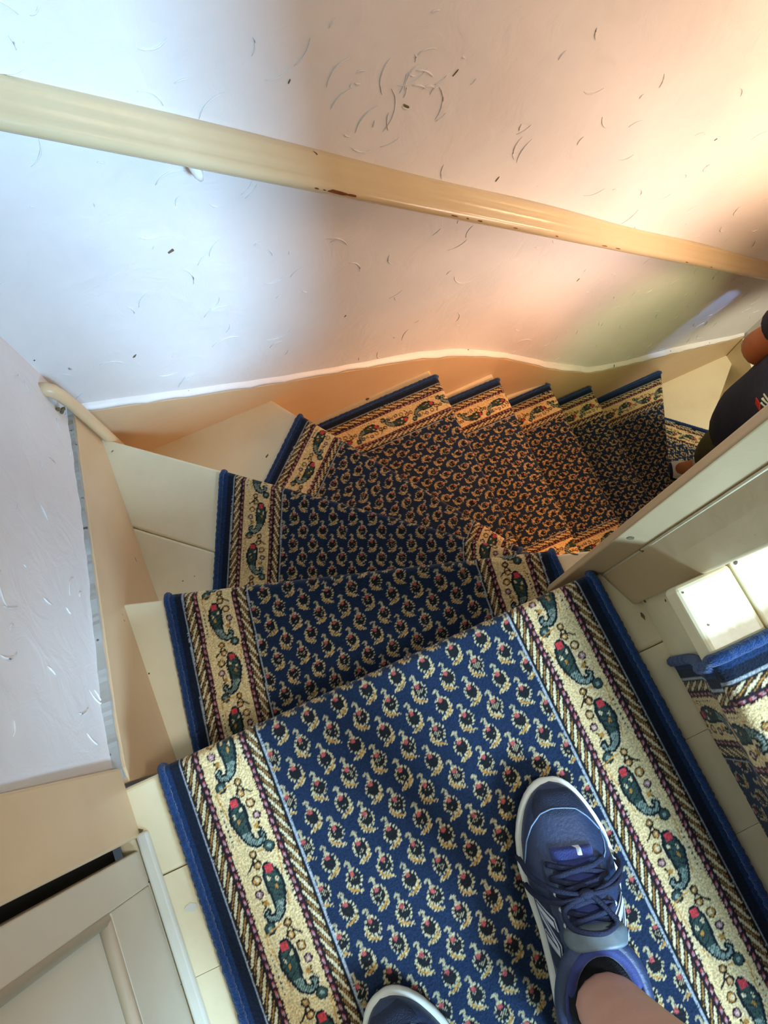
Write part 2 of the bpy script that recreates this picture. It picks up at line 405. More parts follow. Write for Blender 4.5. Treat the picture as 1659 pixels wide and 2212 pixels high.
# local coordinates: origin on hinge line
YS0, YS1 = -0.62, -0.010
dbox('stile', -0.052, YS1, 0.006, 1.95, -0.034, DX, 'door', door)
dbox('stile', YS0, YS0 + 0.06, 0.006, 1.95, -0.034, DX, 'door', door)
dbox('rail', YS0 + 0.06, -0.052, 0.006, 0.128, -0.034, DX - 0.0003, 'door', door)
dbox('rail', YS0 + 0.06, -0.052, 1.80, 1.95, -0.034, DX - 0.0003, 'door', door)
dbox('panel', YS0 + 0.04, -0.03, 0.10, 1.85, -0.030, DX - 0.012, 'door', door, 0)
def mould(name, a, b, parent):
    a = np.array(a, float); b = np.array(b, float)
    vs, fs = tube_data([a, b], 0.0075, 10); o = mesh(name, vs, fs, 'door', parent, True); return o
xm = DX - 0.006
mould('panel_moulding', (xm, -0.056, 0.134), (xm, -0.056, 1.795), door)
mould('panel_moulding', (xm, YS0 + 0.066, 0.134), (xm, YS0 + 0.066, 1.795), door)
mould('panel_moulding', (xm, YS0 + 0.066, 0.134), (xm, -0.056, 0.134), door)
mould('panel_moulding', (xm, YS0 + 0.066, 1.795), (xm, -0.056, 1.795), door)
box('cupboard_recess', -0.10, -0.036, -0.60, 0.03, 0.0, 1.98, 'dark', door)
thr = box('trim_3', XL - 0.008, XL + 0.008, -0.70, -0.008, -0.002, 0.009, 'strip', None, 0.004)
tag(thr, 'pale grey strip along the foot of the cupboard door', kind='structure')

# ---- staircase
st = empty('winding_staircase', (0, 0, 0))
tag(st, 'cream painted winding wooden staircase with carpeted treads', 'staircase')
NW = 0.812
def tread(k, polys, z=None, mat='cream'):
    z = -RISE * k if z is None else z
    out = []
    for i, p in enumerate(polys):
        out.append(slab('tread', p, z - 0.034, z + (0.0007 if i else 0.0), mat, st, 0.005))
    return out
# landing boards (joints run across the landing)
ys_j = [0.050, -0.066, -0.186, -0.308, -0.43, -0.56, -0.70]
for i in range(6):
    y1, y0 = ys_j[i], ys_j[i + 1]
    slab('landing_board', [(XL - (0.14 if i else 0.034), y0 + 0.0002), (0.50, y0 + 0.0002), (0.50 if i else 0.45, y1 - 0.0002), (XL - (0.14 if i else 0.034), y1 - 0.0002)], -0.034, -0.0002 * (i % 3), 'cream2', st, 0.0006 if i else 0.006)
NO = {1: ((-0.36, 0.343), (0.47, 0.084)), 2: ((-0.36, 0.776), (0.47, 0.083)), 3: ((0.008, 0.835), (0.478, 0.108)),
      4: ((0.475, 0.84), (0.462, 0.06)), 5: ((0.713, 0.845), (0.677, 0.06)), 6: ((0.947, 0.83), (0.922, 0.06)), 7: ((1.182, 0.83), (1.158, 0.06)),
      8: ((1.615, 0.835), (1.23, 0.07)), 9: ((2.085, 0.80), (1.30, 0.10))}
def off(seg, d):
    a, b = np.array(seg[0]), np.array(seg[1]); t = (b - a) / np.linalg.norm(b - a); n = np.array([t[1], -t[0]])
    # n points back up the stair (away from the nosing side)
    return tuple(a + n * d), tuple(b + n * d)
def back(k, d=0.05):
    a, b = NO[k]; A, B = off((a, b), d); A2, B2 = off((a, b), -d)
    return None
# treads
tread(1, [[(-0.36, 0.010), (-0.36, 0.343), (0.47, 0.084), (0.47, 0.010)]])
# tread 2 has a visible joint parallel to its nosing
n2a, n2b = np.array(NO[2][0]), np.array(NO[2][1])
j2a, j2b = np.array([-0.36, 0.557]), np.array([0.44, -0.13])
tread(2, [[tuple(n2a), tuple(n2b), (0.47, 0.06), (0.215, 0.06), tuple(j2a + np.array([0, .0012]))],
          [tuple(j2a), (0.215, 0.0625), (0.20, 0.06), (-0.36, 0.29)]])
tread(3, [[(-0.36, 0.70), (-0.36, 0.835), (0.004, 0.835), (0.477, 0.108), (0.45, 0.06)]])
tread(4, [[(-0.06, 0.835), (0.475, 0.84), (0.462, 0.06), (0.40, 0.06), (0.40, 0.17)]])
tread(5, [[(0.425, 0.84), (0.713, 0.845), (0.677, 0.06), (0.425, 0.06)]])
tread(6, [[(0.66, 0.84), (0.947, 0.83), (0.922, 0.06), (0.63, 0.06)]])
tread(7, [[(0.90, 0.83), (1.182, 0.83), (1.158, 0.06), (0.87, 0.06)]])
tread(8, [[(1.13, 0.83), (1.615, 0.835), (1.23, 0.07), (1.11, 0.06)]])
tread(9, [[(1.56, 0.835), (2.085, 0.84), (2.085, 0.80), (1.30, 0.10), (1.18, 0.06)]])
tread(10, [[(2.085, 0.86), (2.085, 0.10), (1.25, 0.05)]])
tread(11, [[(1.20, 0.20), (2.085, 0.20), (2.085, -0.60), (1.20, -0.60)]])
# risers set back under the nosings
def riser(k, a, b, z1=None):
    z1 = -RISE * k - 0.034 if z1 is None else z1
    A = np.array(a); B = np.array(b); t = (B - A) / np.linalg.norm(B - A); n = np.array([-t[1], t[0]]) * 0.018
    return slab('riser', [tuple(A), tuple(B), tuple(B + n), tuple(A + n)], z1 - RISE + 0.034, z1, 'cream', st)
riser(0, (0.47, 0.012), (-0.352, 0.012))
riser(1, (0.47, 0.048), (-0.352, 0.305))
riser(2, (0.46, 0.055), (-0.352, 0.732))
riser(3, (0.455, 0.10), (-0.02, 0.81))
for k, x0, x1 in ((4, .438, .425), (5, .672, .64), (6, .905, .885), (7, 1.14, 1.12)): riser(k, (x1, 0.06), (x0, 0.80))
riser(8, (1.19, 0.07), (1.565, 0.815)); riser(9, (1.26, 0.10), (2.04, 0.795))
# ---- upper flight
u1 = slab('tread', [(0.314, -0.70), (0.386, -0.70), (0.379, -0.006), (0.314, -0.006)], RISE - 0.034, RISE, 'cream2', st, 0.006)
u2 = slab('tread', [(0.3875, -0.70), (0.62, -0.70), (0.62, -0.006), (0.3805, -0.006)], RISE - 0.034, RISE - 0.0015, 'cream2', st, 0.003)
slab('tread', [(0.549, -0.70), (0.86, -0.70), (0.86, -0.006), (0.549, -0.006)], 2 * RISE - 0.034, 2 * RISE, 'cream2', st, 0.006)
slab('tread', [(0.784, -0.70), (1.10, -0.70), (1.10, -0.006), (0.784, -0.006)], 3 * RISE - 0.034, 3 * RISE, 'cream2', st, 0.006)
hexa('riser', [(0.361, -0.70, -0.002), (0.361, -0.006, -0.002), (0.379, -0.006, -0.002), (0.379, -0.70, -0.002)],
     [(0.351, -0.70, RISE - .034), (0.351, -0.006, RISE - .034), (0.369, -0.006, RISE - .034), (0.369, -0.70, RISE - .034)], 'cream2', st, 0.0015)
for k in (1, 2): box('riser', 0.36 + 0.235 * k, 0.378 + 0.235 * k, -0.70, -0.006, k * RISE, (k + 1) * RISE - 0.034, 'cream2', st)
# ---- partition between the flights, with the moulded post that ends it
ptn = box('wall_partition', 0.362, 2.06, -0.006, 0.058, -2.6, 2.4, 'skirt')
tag(ptn, 'cream boarded partition between the two flights', kind='structure')
def ring(z, a, b, c, d, e): return [(x, y, z) for x, y in (a, b, c, d, e)]
zt = 1.6
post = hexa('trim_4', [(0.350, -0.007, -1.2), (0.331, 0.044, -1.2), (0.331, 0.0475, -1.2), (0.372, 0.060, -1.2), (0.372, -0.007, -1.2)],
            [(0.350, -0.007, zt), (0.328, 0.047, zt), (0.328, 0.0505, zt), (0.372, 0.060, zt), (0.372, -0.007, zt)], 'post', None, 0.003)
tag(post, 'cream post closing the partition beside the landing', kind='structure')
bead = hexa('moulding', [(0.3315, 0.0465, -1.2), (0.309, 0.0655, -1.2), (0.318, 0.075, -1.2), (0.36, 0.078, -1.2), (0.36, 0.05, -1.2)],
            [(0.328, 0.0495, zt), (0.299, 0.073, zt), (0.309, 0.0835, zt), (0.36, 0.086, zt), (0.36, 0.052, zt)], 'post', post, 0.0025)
tube('pale_edge', [(0.3305, 0.0455, -0.01), (0.3295, 0.047, 0.5), (0.328, 0.0492, zt)], 0.0018, 'cream', post, 6)  # thin cream strip along the post edge, lighter than its faces

# ------------------------------------------------------------------ woven pattern of the runner
C_ = {k: np.array(lin(v)) for k, v in dict(
    blue=(19, 36, 60), navy=(12, 23, 40), roll=(22, 48, 84), cream=(214, 188, 134), ivory=(206, 190, 148), gold=(168, 122, 56), dark=(18, 21, 23), brown=(76, 54, 30), dbrown=(36, 25, 19),
    maroon=(44, 20, 27), pink=(170, 128, 128), rose=(166, 76, 72), red=(192, 62, 64), teal=(48, 68, 60), dteal=(20, 34, 33), mint=(128, 142, 126), tan=(186, 134, 62), line=(150, 156, 158), grey=(160, 148, 114), ring=(180, 165, 122)).items()}
def sd_chain(px, py, pts):
    """distance to a chain of varying discs (mm)"""
    d = np.full(px.shape, 1e3)
    for i in range(len(pts) - 1):
        (ax, ay, ar), (bx, by, br) = pts[i], pts[i + 1]
        ex, ey = bx - ax, by - ay; L2 = ex * ex + ey * ey + 1e-9
        t = np.clip(((px - ax) * ex + (py - ay) * ey) / L2, 0, 1)
        d = np.minimum(d, np.hypot(px - ax - t * ex, py - ay - t * ey) - (ar + (br - ar) * t))
    return d
def dot(px, py, x, y): return np.hypot(px - x, py - y)
def put(col, m, c):
    col[m] = C_[c] if isinstance(c, str) else c
def pattern(u, v, W):
    """u across the runner 0..W, v along it, growing down the stair; metres -> linear rgb"""
    shp = u.shape; u = u.ravel(); v = v.ravel()
    n = u.size
    jit = (nrs.rand(n) - 0.5) * 1.1; jit2 = (nrs.rand(n) - 0.5) * 1.1
    um = u * 1000 + jit * 0.5; vm = v * 1000 + jit2 * 0.5; Wm = W * 1000
    col = np.tile(C_['blue'], (n, 1))
    # ---- field: rows of small boteh
    ax, py = 41.2, 56.6
    for kind, (ox, oy) in enumerate(((155.0, 42.0), (175.6, 13.8))):
        dx = (um - ox + ax / 2) % ax - ax / 2
        yy = -(vm - oy)                                   # grows towards the back
        dy = (yy - 5 + py / 2) % py - py / 2 + 5
        mx = dx if kind == 0 else -dx
        x0 = 0.7
        e = np.hypot((dx - x0) / 8.2, (dy - 6) / 9.6)
        ang = np.arctan2(dy - 6, dx - x0)
        jag = 1.09 + 0.15 * np.sign(np.sin(ang * 13))
        tail = sd_chain(mx, dy, [(8.5, 4, 0.5), (8.8, 11, 1.4), (6.5, 17, 2.1), (0, 20.5, 1.9), (-6, 22.0, 0.7)])
        hook = sd_chain(dx, dy, [(0.8, -4, 1.3), (-0.5, -8, 1.2), (1.0, -12, 1.2), (-1.5, -14.2, 1.1), (-4.5, -12.0, 1.0)])
        tj = 0.9 * np.sign(np.sin(dy * 1.3 + dx * 1.1))
        put(col, tail < 0.6 + tj, 'ring'); put(col, tail < -0.6, 'gold')
        put(col, hook < 0.35, 'grey')
        put(col, e < jag, 'ring')
        put(col, e < 0.90, 'dark')
        put(col, (e < 0.6) & (np.sin(dx * 2.1) * np.sin(dy * 1.9) > 0.72), 'grey')
        put(col, dot(dx, dy, -0.3, 0) < 3.0, 'rose')
    # ---- borders
    for side in (0, 1):
        w = um if side == 0 else Wm - um
        inb = w < 130.5
        if not inb.any(): continue
        idx = np.nonzero(inb)[0]; w = w[idx]; vv = vm[idx]; c = col[idx]
        x = w if side == 0 else -w                        # left-to-right sense kept on both sides
        def S(m, cc): c[m] = C_[cc]
        S(w <= 130.5, 'dbrown'); S(w > 128.2, 'line'); S((w > 126.3) & (w <= 128.2), 'dark')
        S((w > 22.0) & (w < 24.6), 'line'); S(w <= 22.0, 'navy'); S(w < 10, 'roll')
        # leaf chevrons
        for (a, b, sl) in ((25.5, 40.5, -1), (111.5, 126.3, 1)):
            m = (w >= a) & (w <= b); S(m, 'dbrown')
            ph = (vv + sl * (w - a) * 2.0 * (1 if side == 0 else 1)) % 19.0
            q = (w - (a + b) / 2) / ((b - a) / 2)
            S(m & (np.abs(ph - 5) < 4.2 * (1 - q * q * 0.85) + 0.2), 'ivory')
            S(m & (np.abs(ph - 14.2) < 3.2 * (1 - q * q * 0.75)), 'brown')
            S(m & (np.abs(ph - 14.4) < 1.5 * (1 - q * q)), 'gold')
            S((w >= a) & (w < a + 0.9) | (w <= b) & (w > b - 0.9), 'dark')
        # pink guards
        for (a, b) in ((40.5, 48.0), (104.0, 111.5)):
            m = (w >= a) & (w < b); S(m, 'maroon')
            ph = (vv + (w - a) * 0.7) % 10.5
            core = np.abs(w - (a + b) / 2) < 1.7
            S(m & core & (np.abs(ph - 5) < 2.6), 'pink'); S(m & core & (np.abs(ph - 7.4) < 1.1), 'rose')
        # cream band with large paisleys
        m = (w >= 48.0) & (w < 104.0); S(m, 'cream')
        P = 86.2
        for t_ in (0, 1):
            s0 = (-102.0 if t_ == 0 else -188.2) if side == 1 else (-110.5 if t_ == 0 else -196.7)
            s = -(vv - s0)
            s = (s - 22 + P) % (2 * P) - P + 22
            flip = (1 if t_ == 1 else -1)
            ctr = 78.0
            cu = (w - ctr) if side == 0 else (ctr - w)     # to the right positive
            q = cu * flip + 5.5                            # paisley axis
            near = np.abs(s - 22) < 62
            def D(cond, cc): S(m & near & cond, cc)
            body = sd_chain(q, s, [(0, -2, 6.5), (-1, 8, 10.6), (-2, 19, 11.6), (-1.5, 29, 9.6), (0, 39, 7.4), (3, 48, 5.8), (9.5, 53.5, 4.8), (17, 52, 4.2), (19.5, 46.5, 3.6), (16, 43, 2.6)])
            # sprays
            ln = lambda pts, r: sd_chain(q, s, [(a_, b_, r) for a_, b_ in pts])
            D(ln([(-19, -18), (-10, -22), (4, -24)], 0.8) < 0, 'tan')
            D(ln([(-19, -18), (-17, -4), (-14.5, 10), (-13, 30), (-9, 46)], 0.7) < 0, 'tan')
            D(ln([(12, -20), (16, -12), (24, -6)], 1.2) < 0, 'dbrown')
            D(ln([(12, -20), (6, -12), (4, -5)], 1.0) < 0, 'dbrown')
            for (qx, sx, r, cc) in ((10.5, -9, 5.2, 'tan'), (17.5, 6, 6.2, 'tan')):
                D(dot(q, s, qx, sx) < r, 'dbrown'); D(dot(q, s, qx, sx) < r - 1.7, 'tan'); D(dot(q, s, qx - .5, sx) < r - 3.4, 'ivory')
            D(ln([(20, 30), (17, 36), (22, 42)], 1.2) < 0, 'dbrown'); D(dot(q, s, 15.5, 34) < 3.3, 'gold')
            for (qx, sx, r, a_, b_) in ((11.5, -23, 5.2, 'dbrown', 'gold'), (20, 22, 5.4, 'maroon', 'pink')):
                D(dot(q, s, qx, sx) < r, a_); D(dot(q, s, qx, sx) < r - 1.9, b_); D(dot(q, s, qx, sx) < 1.5, 'ivory')
            D((np.abs(q + 19.5) < 1.2) & (s > 0) & (s < 46) & ((s % 6.4) < 2.4), 'dbrown')
            D((np.abs(q + 19.5) < 2.6) & (s > 0) & (s < 46) & ((s % 6.4) > 3.4), 'ivory')
            # the paisley itself
            D(body < 1.9, 'ivory'); D(body < 0.6, 'dark'); D(body < -1.7, 'dteal'); D(body < -3.1, 'teal')
            D((body < -1.9) & (s > 37) & (np.sin(s * 1.7 + q * 1.7) > -0.45), 'mint')
            D((dot(q, s, -3, 22) < 3.4) & (np.abs(q + 3) < 1.8), 'gold')
            D((dot(q * 1.4, s, 5, 9) < 3.2), 'ivory'); D((dot(q * 1.5, s, -9.5, 14) < 3.0), 'ivory')
            D((body < -1) & (np.sin(s * 0.9 + q * 0.6) > 0.86) & (s < 34), 'dark')
            D((np.abs(q + 1.5) < 4.6) & (np.abs(s + 1) < 4.6), 'red')
            # teal rosette
            D(dot(q, s, 21.5, 61.5) < 7.4, 'dark'); D(dot(q, s, 21.5, 61.5) < 5.8, 'teal'); D(dot(q, s, 21.5, 61.5) < 2.6, 'mint')
        col[idx] = c
    col *= (0.86 + 0.28 * nrs.rand(n))[:, None]
    return col.reshape(shp + (3,))

def carpet_mesh(name, P, UV, W, parent):
    """P: (rows, cols, 3) points ; UV: (rows, cols, 2) runner coordinates"""
    r, c = P.shape[:2]
    col = pattern(UV[..., 0], UV[..., 1], W)
    me = bpy.data.meshes.new(name)
    nv = r * c
    me.vertices.add(nv); me.vertices.foreach_set('co', P.reshape(-1).astype(np.float32))
    I = np.arange(nv).reshape(r, c)
    q = np.stack([I[:-1, :-1], I[:-1, 1:], I[1:, 1:], I[1:, :-1]], -1).reshape(-1, 4)
    nf = len(q)
    me.loops.add(nf * 4); me.loops.foreach_set('vertex_index', q.reshape(-1).astype(np.int32))
    me.polygons.add(nf); me.polygons.foreach_set('loop_start', (np.arange(nf) * 4).astype(np.int32)); me.polygons.foreach_set('loop_total', np.full(nf, 4, np.int32))
    me.update(calc_edges=True)
    at = me.color_attributes.new('Col', 'FLOAT_COLOR', 'POINT')
    rgba = np.ones((nv, 4), np.float32); rgba[:, :3] = col.reshape(-1, 3)
    at.data.foreach_set('color', rgba.reshape(-1))
    me.validate()
    return link(name, me, 'carpet', parent, True)

TH = 0.009     # pile thickness
def section(k, cL, e, cR, bL, v0, parent, z, res, W, drop=RISE, noseR=0.012, bR=None):
    """one step of the runner: flat on the tread, rolled over the nosing, down the riser"""
    cL = np.array(cL, float); cR = np.array(cR, float); e = np.array(e, float); e /= np.linalg.norm(e)
    pu = np.array([e[1], -e[0]])                      # to the right, seen going down
    nd = (cR - cL); Ln = np.linalg.norm(nd); nd /= Ln
    fw = np.array([-nd[1], nd[0]])                    # forward past the nosing
    bL = np.array(bL, float)
    bR = cR + (bL - cL).dot(e) * e if bR is None else np.array(bR, float)
    nc = int(Ln / res) + 1; s = np.linspace(0, 1, nc)
    depth = max(np.linalg.norm(bL - cL), np.linalg.norm(bR - cR)); nr = max(3, int(depth / res) + 1)
    rows, uvs = [], []
    zt_ = z + TH
    A = cL[None] + (cR - cL)[None] * s[:, None]; B = bL[None] + (bR - bL)[None] * s[:, None]
    nose_in = noseR
    for t in np.linspace(0, 1, nr):
        p = B + (A - fw * nose_in - B) * t
        rel = p - cL
        uvs.append(np.stack([rel @ pu, rel @ e + v0], -1)); rows.append(np.concatenate([p, np.full((nc, 1), zt_)], 1))
    uv_n = uvs[-1]
    R = noseR; arc = 0.0
    for a in np.linspace(0, math.pi / 2, 9)[1:]:
        p = A - fw * nose_in + fw * R * math.sin(a)
        rows.append(np.concatenate([p, np.full((nc, 1), zt_ - R + R * math.cos(a))], 1)); arc = R * a
        uvs.append(uv_n + np.array([0, arc])[None])
    zz = zt_ - R
    under = 0.034
    for d in np.linspace(0, 1, max(4, int((drop - R) / (res * 2))))[1:]:
        dz = d * (drop - R - 0.004)
        inn = min(1.0, dz / 0.045) ** 1.5 * under
        p = A - fw * inn
        rows.append(np.concatenate([p, np.full((nc, 1), zz - dz)], 1)); uvs.append(uv_n + np.array([0, arc + dz])[None])
    P = np.stack(rows); UV = np.stack(uvs)
    P[..., 2] += (nrs.rand(*P.shape[:2]) - 0.5) * 0.0011
    UV[..., 0] *= W / max(1e-6, (cR - cL).dot(pu))
    o = carpet_mesh('runner_section', P, UV, W, parent)
    # rolled blue binding on both edges
    for side in (0, -1):
        line = P[:, side, :]
        keep = [0]
        for i in range(1, len(line)):
            if np.linalg.norm(line[i] - line[keep[-1]]) > 0.0028: keep.append(i)
        pts = [line[i] + np.array([0, 0, -0.001]) for i in keep]
        rad = [(0.0054 + 0.0004 * math.sin(j * 1.9) + rnd.uniform(-.0003, .0003), 0.0060 + 0.0004 * math.sin(j * 1.9 + .5)) for j in range(len(pts))]
        sgn = -1 if side == 0 else 1
        pts = [p + np.array([pu[0], pu[1], 0]) * sgn * (0.001 + rnd.uniform(-.0005, .0005)) for p in pts]
        tube('edge_binding', pts, rad, 'binding', o, 8)
    return o

run = empty('stair_runner', (0, 0, 0))
tag(run, 'navy patterned runner with cream paisley borders covering the landing and lower flight', 'carpet')
SW = 0.64
section(0, (-0.304, 0.055), (0, 1), (0.315, 0.055), (-0.304, -0.69), 0.055, run, 0.0, 0.00155, 0.619)
section(1, (-0.277, 0.325), (0.157, 0.987), (0.349, 0.130), (-0.320, 0.030), 0.02, run, -RISE, 0.0019, SW, bR=(0.340, 0.03))
section(2, (-0.134, 0.588), (0.406, 0.914), (0.365, 0.170), (-0.262, 0.30), -0.03, run, -2 * RISE, 0.0021, SW, bR=(0.30, 0.09))
section(3, (0.072, 0.742), (0.736, 0.677), (0.42, 0.213), (-0.115, 0.57), 0.0, run, -3 * RISE, 0.0023, SW, bR=(0.36, 0.16))
section(4, (0.487, 0.796), (1, 0.01), (0.472, 0.150), (0.09, 0.790), 0.03, run, -4 * RISE, 0.0024, SW, bR=(0.385, 0.145))
section(5, (0.723, 0.800), (1, 0), (0.689, 0.135), (0.44, 0.800), 0.0, run, -5 * RISE, 0.0026, 0.655)
section(6, (0.957, 0.794), (1, 0), (0.930, 0.135), (0.68, 0.792), 0.04, run, -6 * RISE, 0.0028, 0.655)
section(7, (1.192, 0.796), (1, 0), (1.166, 0.135), (0.91, 0.795), 0.01, run, -7 * RISE, 0.003, 0.655)
section(8, (1.604, 0.804), (1, 0), (1.285, 0.135), (1.15, 0.810), 0.0, run, -8 * RISE, 0.0032, 0.655, bR=(1.14, 0.135))
section(9, (1.885, 0.425), (0.70, -0.71), (1.40, 0.14), (1.575, 0.715), 0.0, run, -9 * RISE, 0.0034, 0.64, bR=(1.22, 0.14), noseR=0.01)

run2 = empty('upper_stair_runner', (0, 0, 0))
tag(run2, 'paisley-bordered runner with blue binding on the step up at the right edge', 'carpet')
def upper_section():
    """step up to the right: tread, nosing and sloping riser"""
    res = 0.0016; W = 0.60; y0 = -0.089
    yy = np.arange(y0, y0 - W, -res); nc = len(yy)
    prof = []
    R = 0.012; xn = 0.311
    for x in np.arange(0.60, xn + R, -res): prof.append((x, RISE + TH))
    for a in np.linspace(0, math.pi / 2, 9): prof.append((xn + R - R * math.sin(a), RISE + TH - R + R * math.cos(a)))
    for t in np.linspace(0, 1, 110)[1:]:
        z = (RISE + TH - R) * (1 - t) + 0.003 * t; x = xn + 0.046 * min(1.0, max(0.0, (RISE - 0.038 - z) / 0.12)) ** 0.8
        prof.append((x, z))
    prof = np.array(prof); d = np.concatenate([[0], np.cumsum(np.hypot(*np.diff(prof, axis=0).T))])
    P = np.zeros((len(prof), nc, 3)); UV = np.zeros((len(prof), nc, 2))
    P[..., 0] = prof[:, 0][:, None]; P[..., 2] = prof[:, 1][:, None]
    shift = np.where(prof[:, 1] < RISE - 0.01, -0.006, 0.0)
    P[..., 1] = yy[None] + shift[:, None]
    P[..., 2] += (nrs.rand(*P.shape[:2]) - .5) * 0.001
    UV[..., 0] = (y0 - yy)[None]; UV[..., 1] = d[:, None] - 0.02
    o = carpet_mesh('runner_section', P, UV, W, run2)
    # UV u runs away from the partition
    pts = [P[i, 0] + np.array([0, 0.002, -0.001]) for i in range(0, len(prof), 2)]
    tube('edge_binding', pts, [(0.0066 + 0.001 * math.sin(j * 1.7), 0.0068) for j in range(len(pts))], 'binding', o, 8, up=(0, 1, 0))
    return o
upper_section()

# ------------------------------------------------------------------ handrail on the back wall
def handrail():
    s = -0.768
    A = np.array([-0.372, 0.0, 0.0]); xs_ = np.linspace(-0.372, 2.06, 60)
    # profile: (distance from wall, height)
    pr = [(-0.025, 0.030), (0.004, 0.032), (0.009, 0.031), (0.0115, 0.026), (0.020, 0.0235), (0.028, 0.020), (0.0315, 0.0135), (0.036, 0.0135), (0.043, 0.011), (0.047, 0.004), (0.047, -0.004), (0.043, -0.010), (0.036, -0.012), (0.0345, -0.017), (0.030, -0.020), (0.012, -0.030), (-0.025, -0.032)]
    V, F = [], []
    n = len(pr)
    for x in xs_:
        zc = 0.301 + s * (x + 0.158)
        for (d, h) in pr:
            V.append((x, 0.825 - d, zc + h * 1.2))
    for i in range(len(xs_) - 1):
        for k in range(n): F.append((i * n + k, i * n + (k + 1) % n, (i + 1) * n + (k + 1) % n, (i + 1) * n + k))
    F += [tuple(range(n))[::-1], tuple((len(xs_) - 1) * n + k for k in range(n))]
    o = mesh('handrail', V, F, 'rail', None, True)
    bm = bmesh.new(); bm.from_mesh(o.data); bmesh.ops.recalc_face_normals(bm, faces=bm.faces); bm.to_mesh(o.data); bm.free()
    tag(o, 'cream painted moulded handrail sloping down along the back wall', 'handrail')
    zc = lambda x: 0.301 + s * (x + 0.158)
    # worn patches where the paint has chipped to the wood
    for (x, l, w) in ((0.247, 0.020, 0.0045), (0.268, 0.009, 0.003), (0.21, 0.003, 0.0018), (0.222, 0.002, 0.0012), (0.47, 0.008, .0016), (0.50, 0.003, 0.0016), (0.53, 0.006, 0.002), (0.62, .006, .0014), (0.74, .005, .0018), (0.90, .01, .0016), (0.95, .008, .0016), (1.25, .006, .002), (1.38, .005, .002)):
        pts = []
        k = 9
        for i in range(k):
            a = 2 * math.pi * i / k; q = rnd.uniform(.75, 1.2)
            pts.append((x + l * q * math.cos(a), w * q * math.sin(a)))
        yb_ = 0.825
        V = [(px_, yb_ - 0.0482 + abs(h) * 0.25, zc(px_) + 0.002 + h) for px_, h in pts] + [(px_, yb_ - 0.040, zc(px_) + 0.002 + h) for px_, h in pts]
        F = [tuple(range(k))] + [(i, k + i, k + (i + 1) % k, (i + 1) % k) for i in range(k)]
        mesh('worn_patch', V, F, 'bare', o)
    # bracket tip showing below the rail
    vs, fs = [], []
    x = 0.042; z = zc(x) - 0.045
    tube('bracket_tip', [(x, 0.822, z + 0.022), (x, 0.812, z + 0.008), (x + .001, 0.806, z - 0.004), (x + .002, 0.803, z - 0.012)], [0.009, 0.009, 0.0075, 0.003], 'cap', o, 10)
    return o
handrail()

# ------------------------------------------------------------------ shoes
STN = [(0.0, -0.002, 0.003), (0.0008, -0.0065, 0.0075), (0.003, -0.0125, 0.0140), (0.007, -0.0190, 0.0208), (0.014, -0.0265, 0.0288), (0.022, -0.0322, 0.0350), (0.03, -0.0362, 0.0398), (0.045, -0.0415, 0.0475), (0.06, -0.045, 0.054), (0.09, -0.047, 0.0605), (0.12, -0.042, 0.061), (0.16, -0.034, 0.056),
       (0.20, -0.030, 0.049), (0.24, -0.029, 0.043), (0.27, -0.026, 0.038), (0.288, -0.019, 0.030), (0.297, -0.010, 0.021), (0.30, -0.002, 0.012)]
TOP = [(0.0, 0.024), (0.004, 0.032), (0.012, 0.042), (0.03, 0.052), (0.06, 0.060), (0.09, 0.069), (0.12, 0.081), (0.145, 0.092), (0.162, 0.096), (0.180, 0.080), (0.22, 0.072), (0.265, 0.078), (0.282, 0.094), (0.288, 0.092), (0.297, 0.075), (0.30, 0.05)]
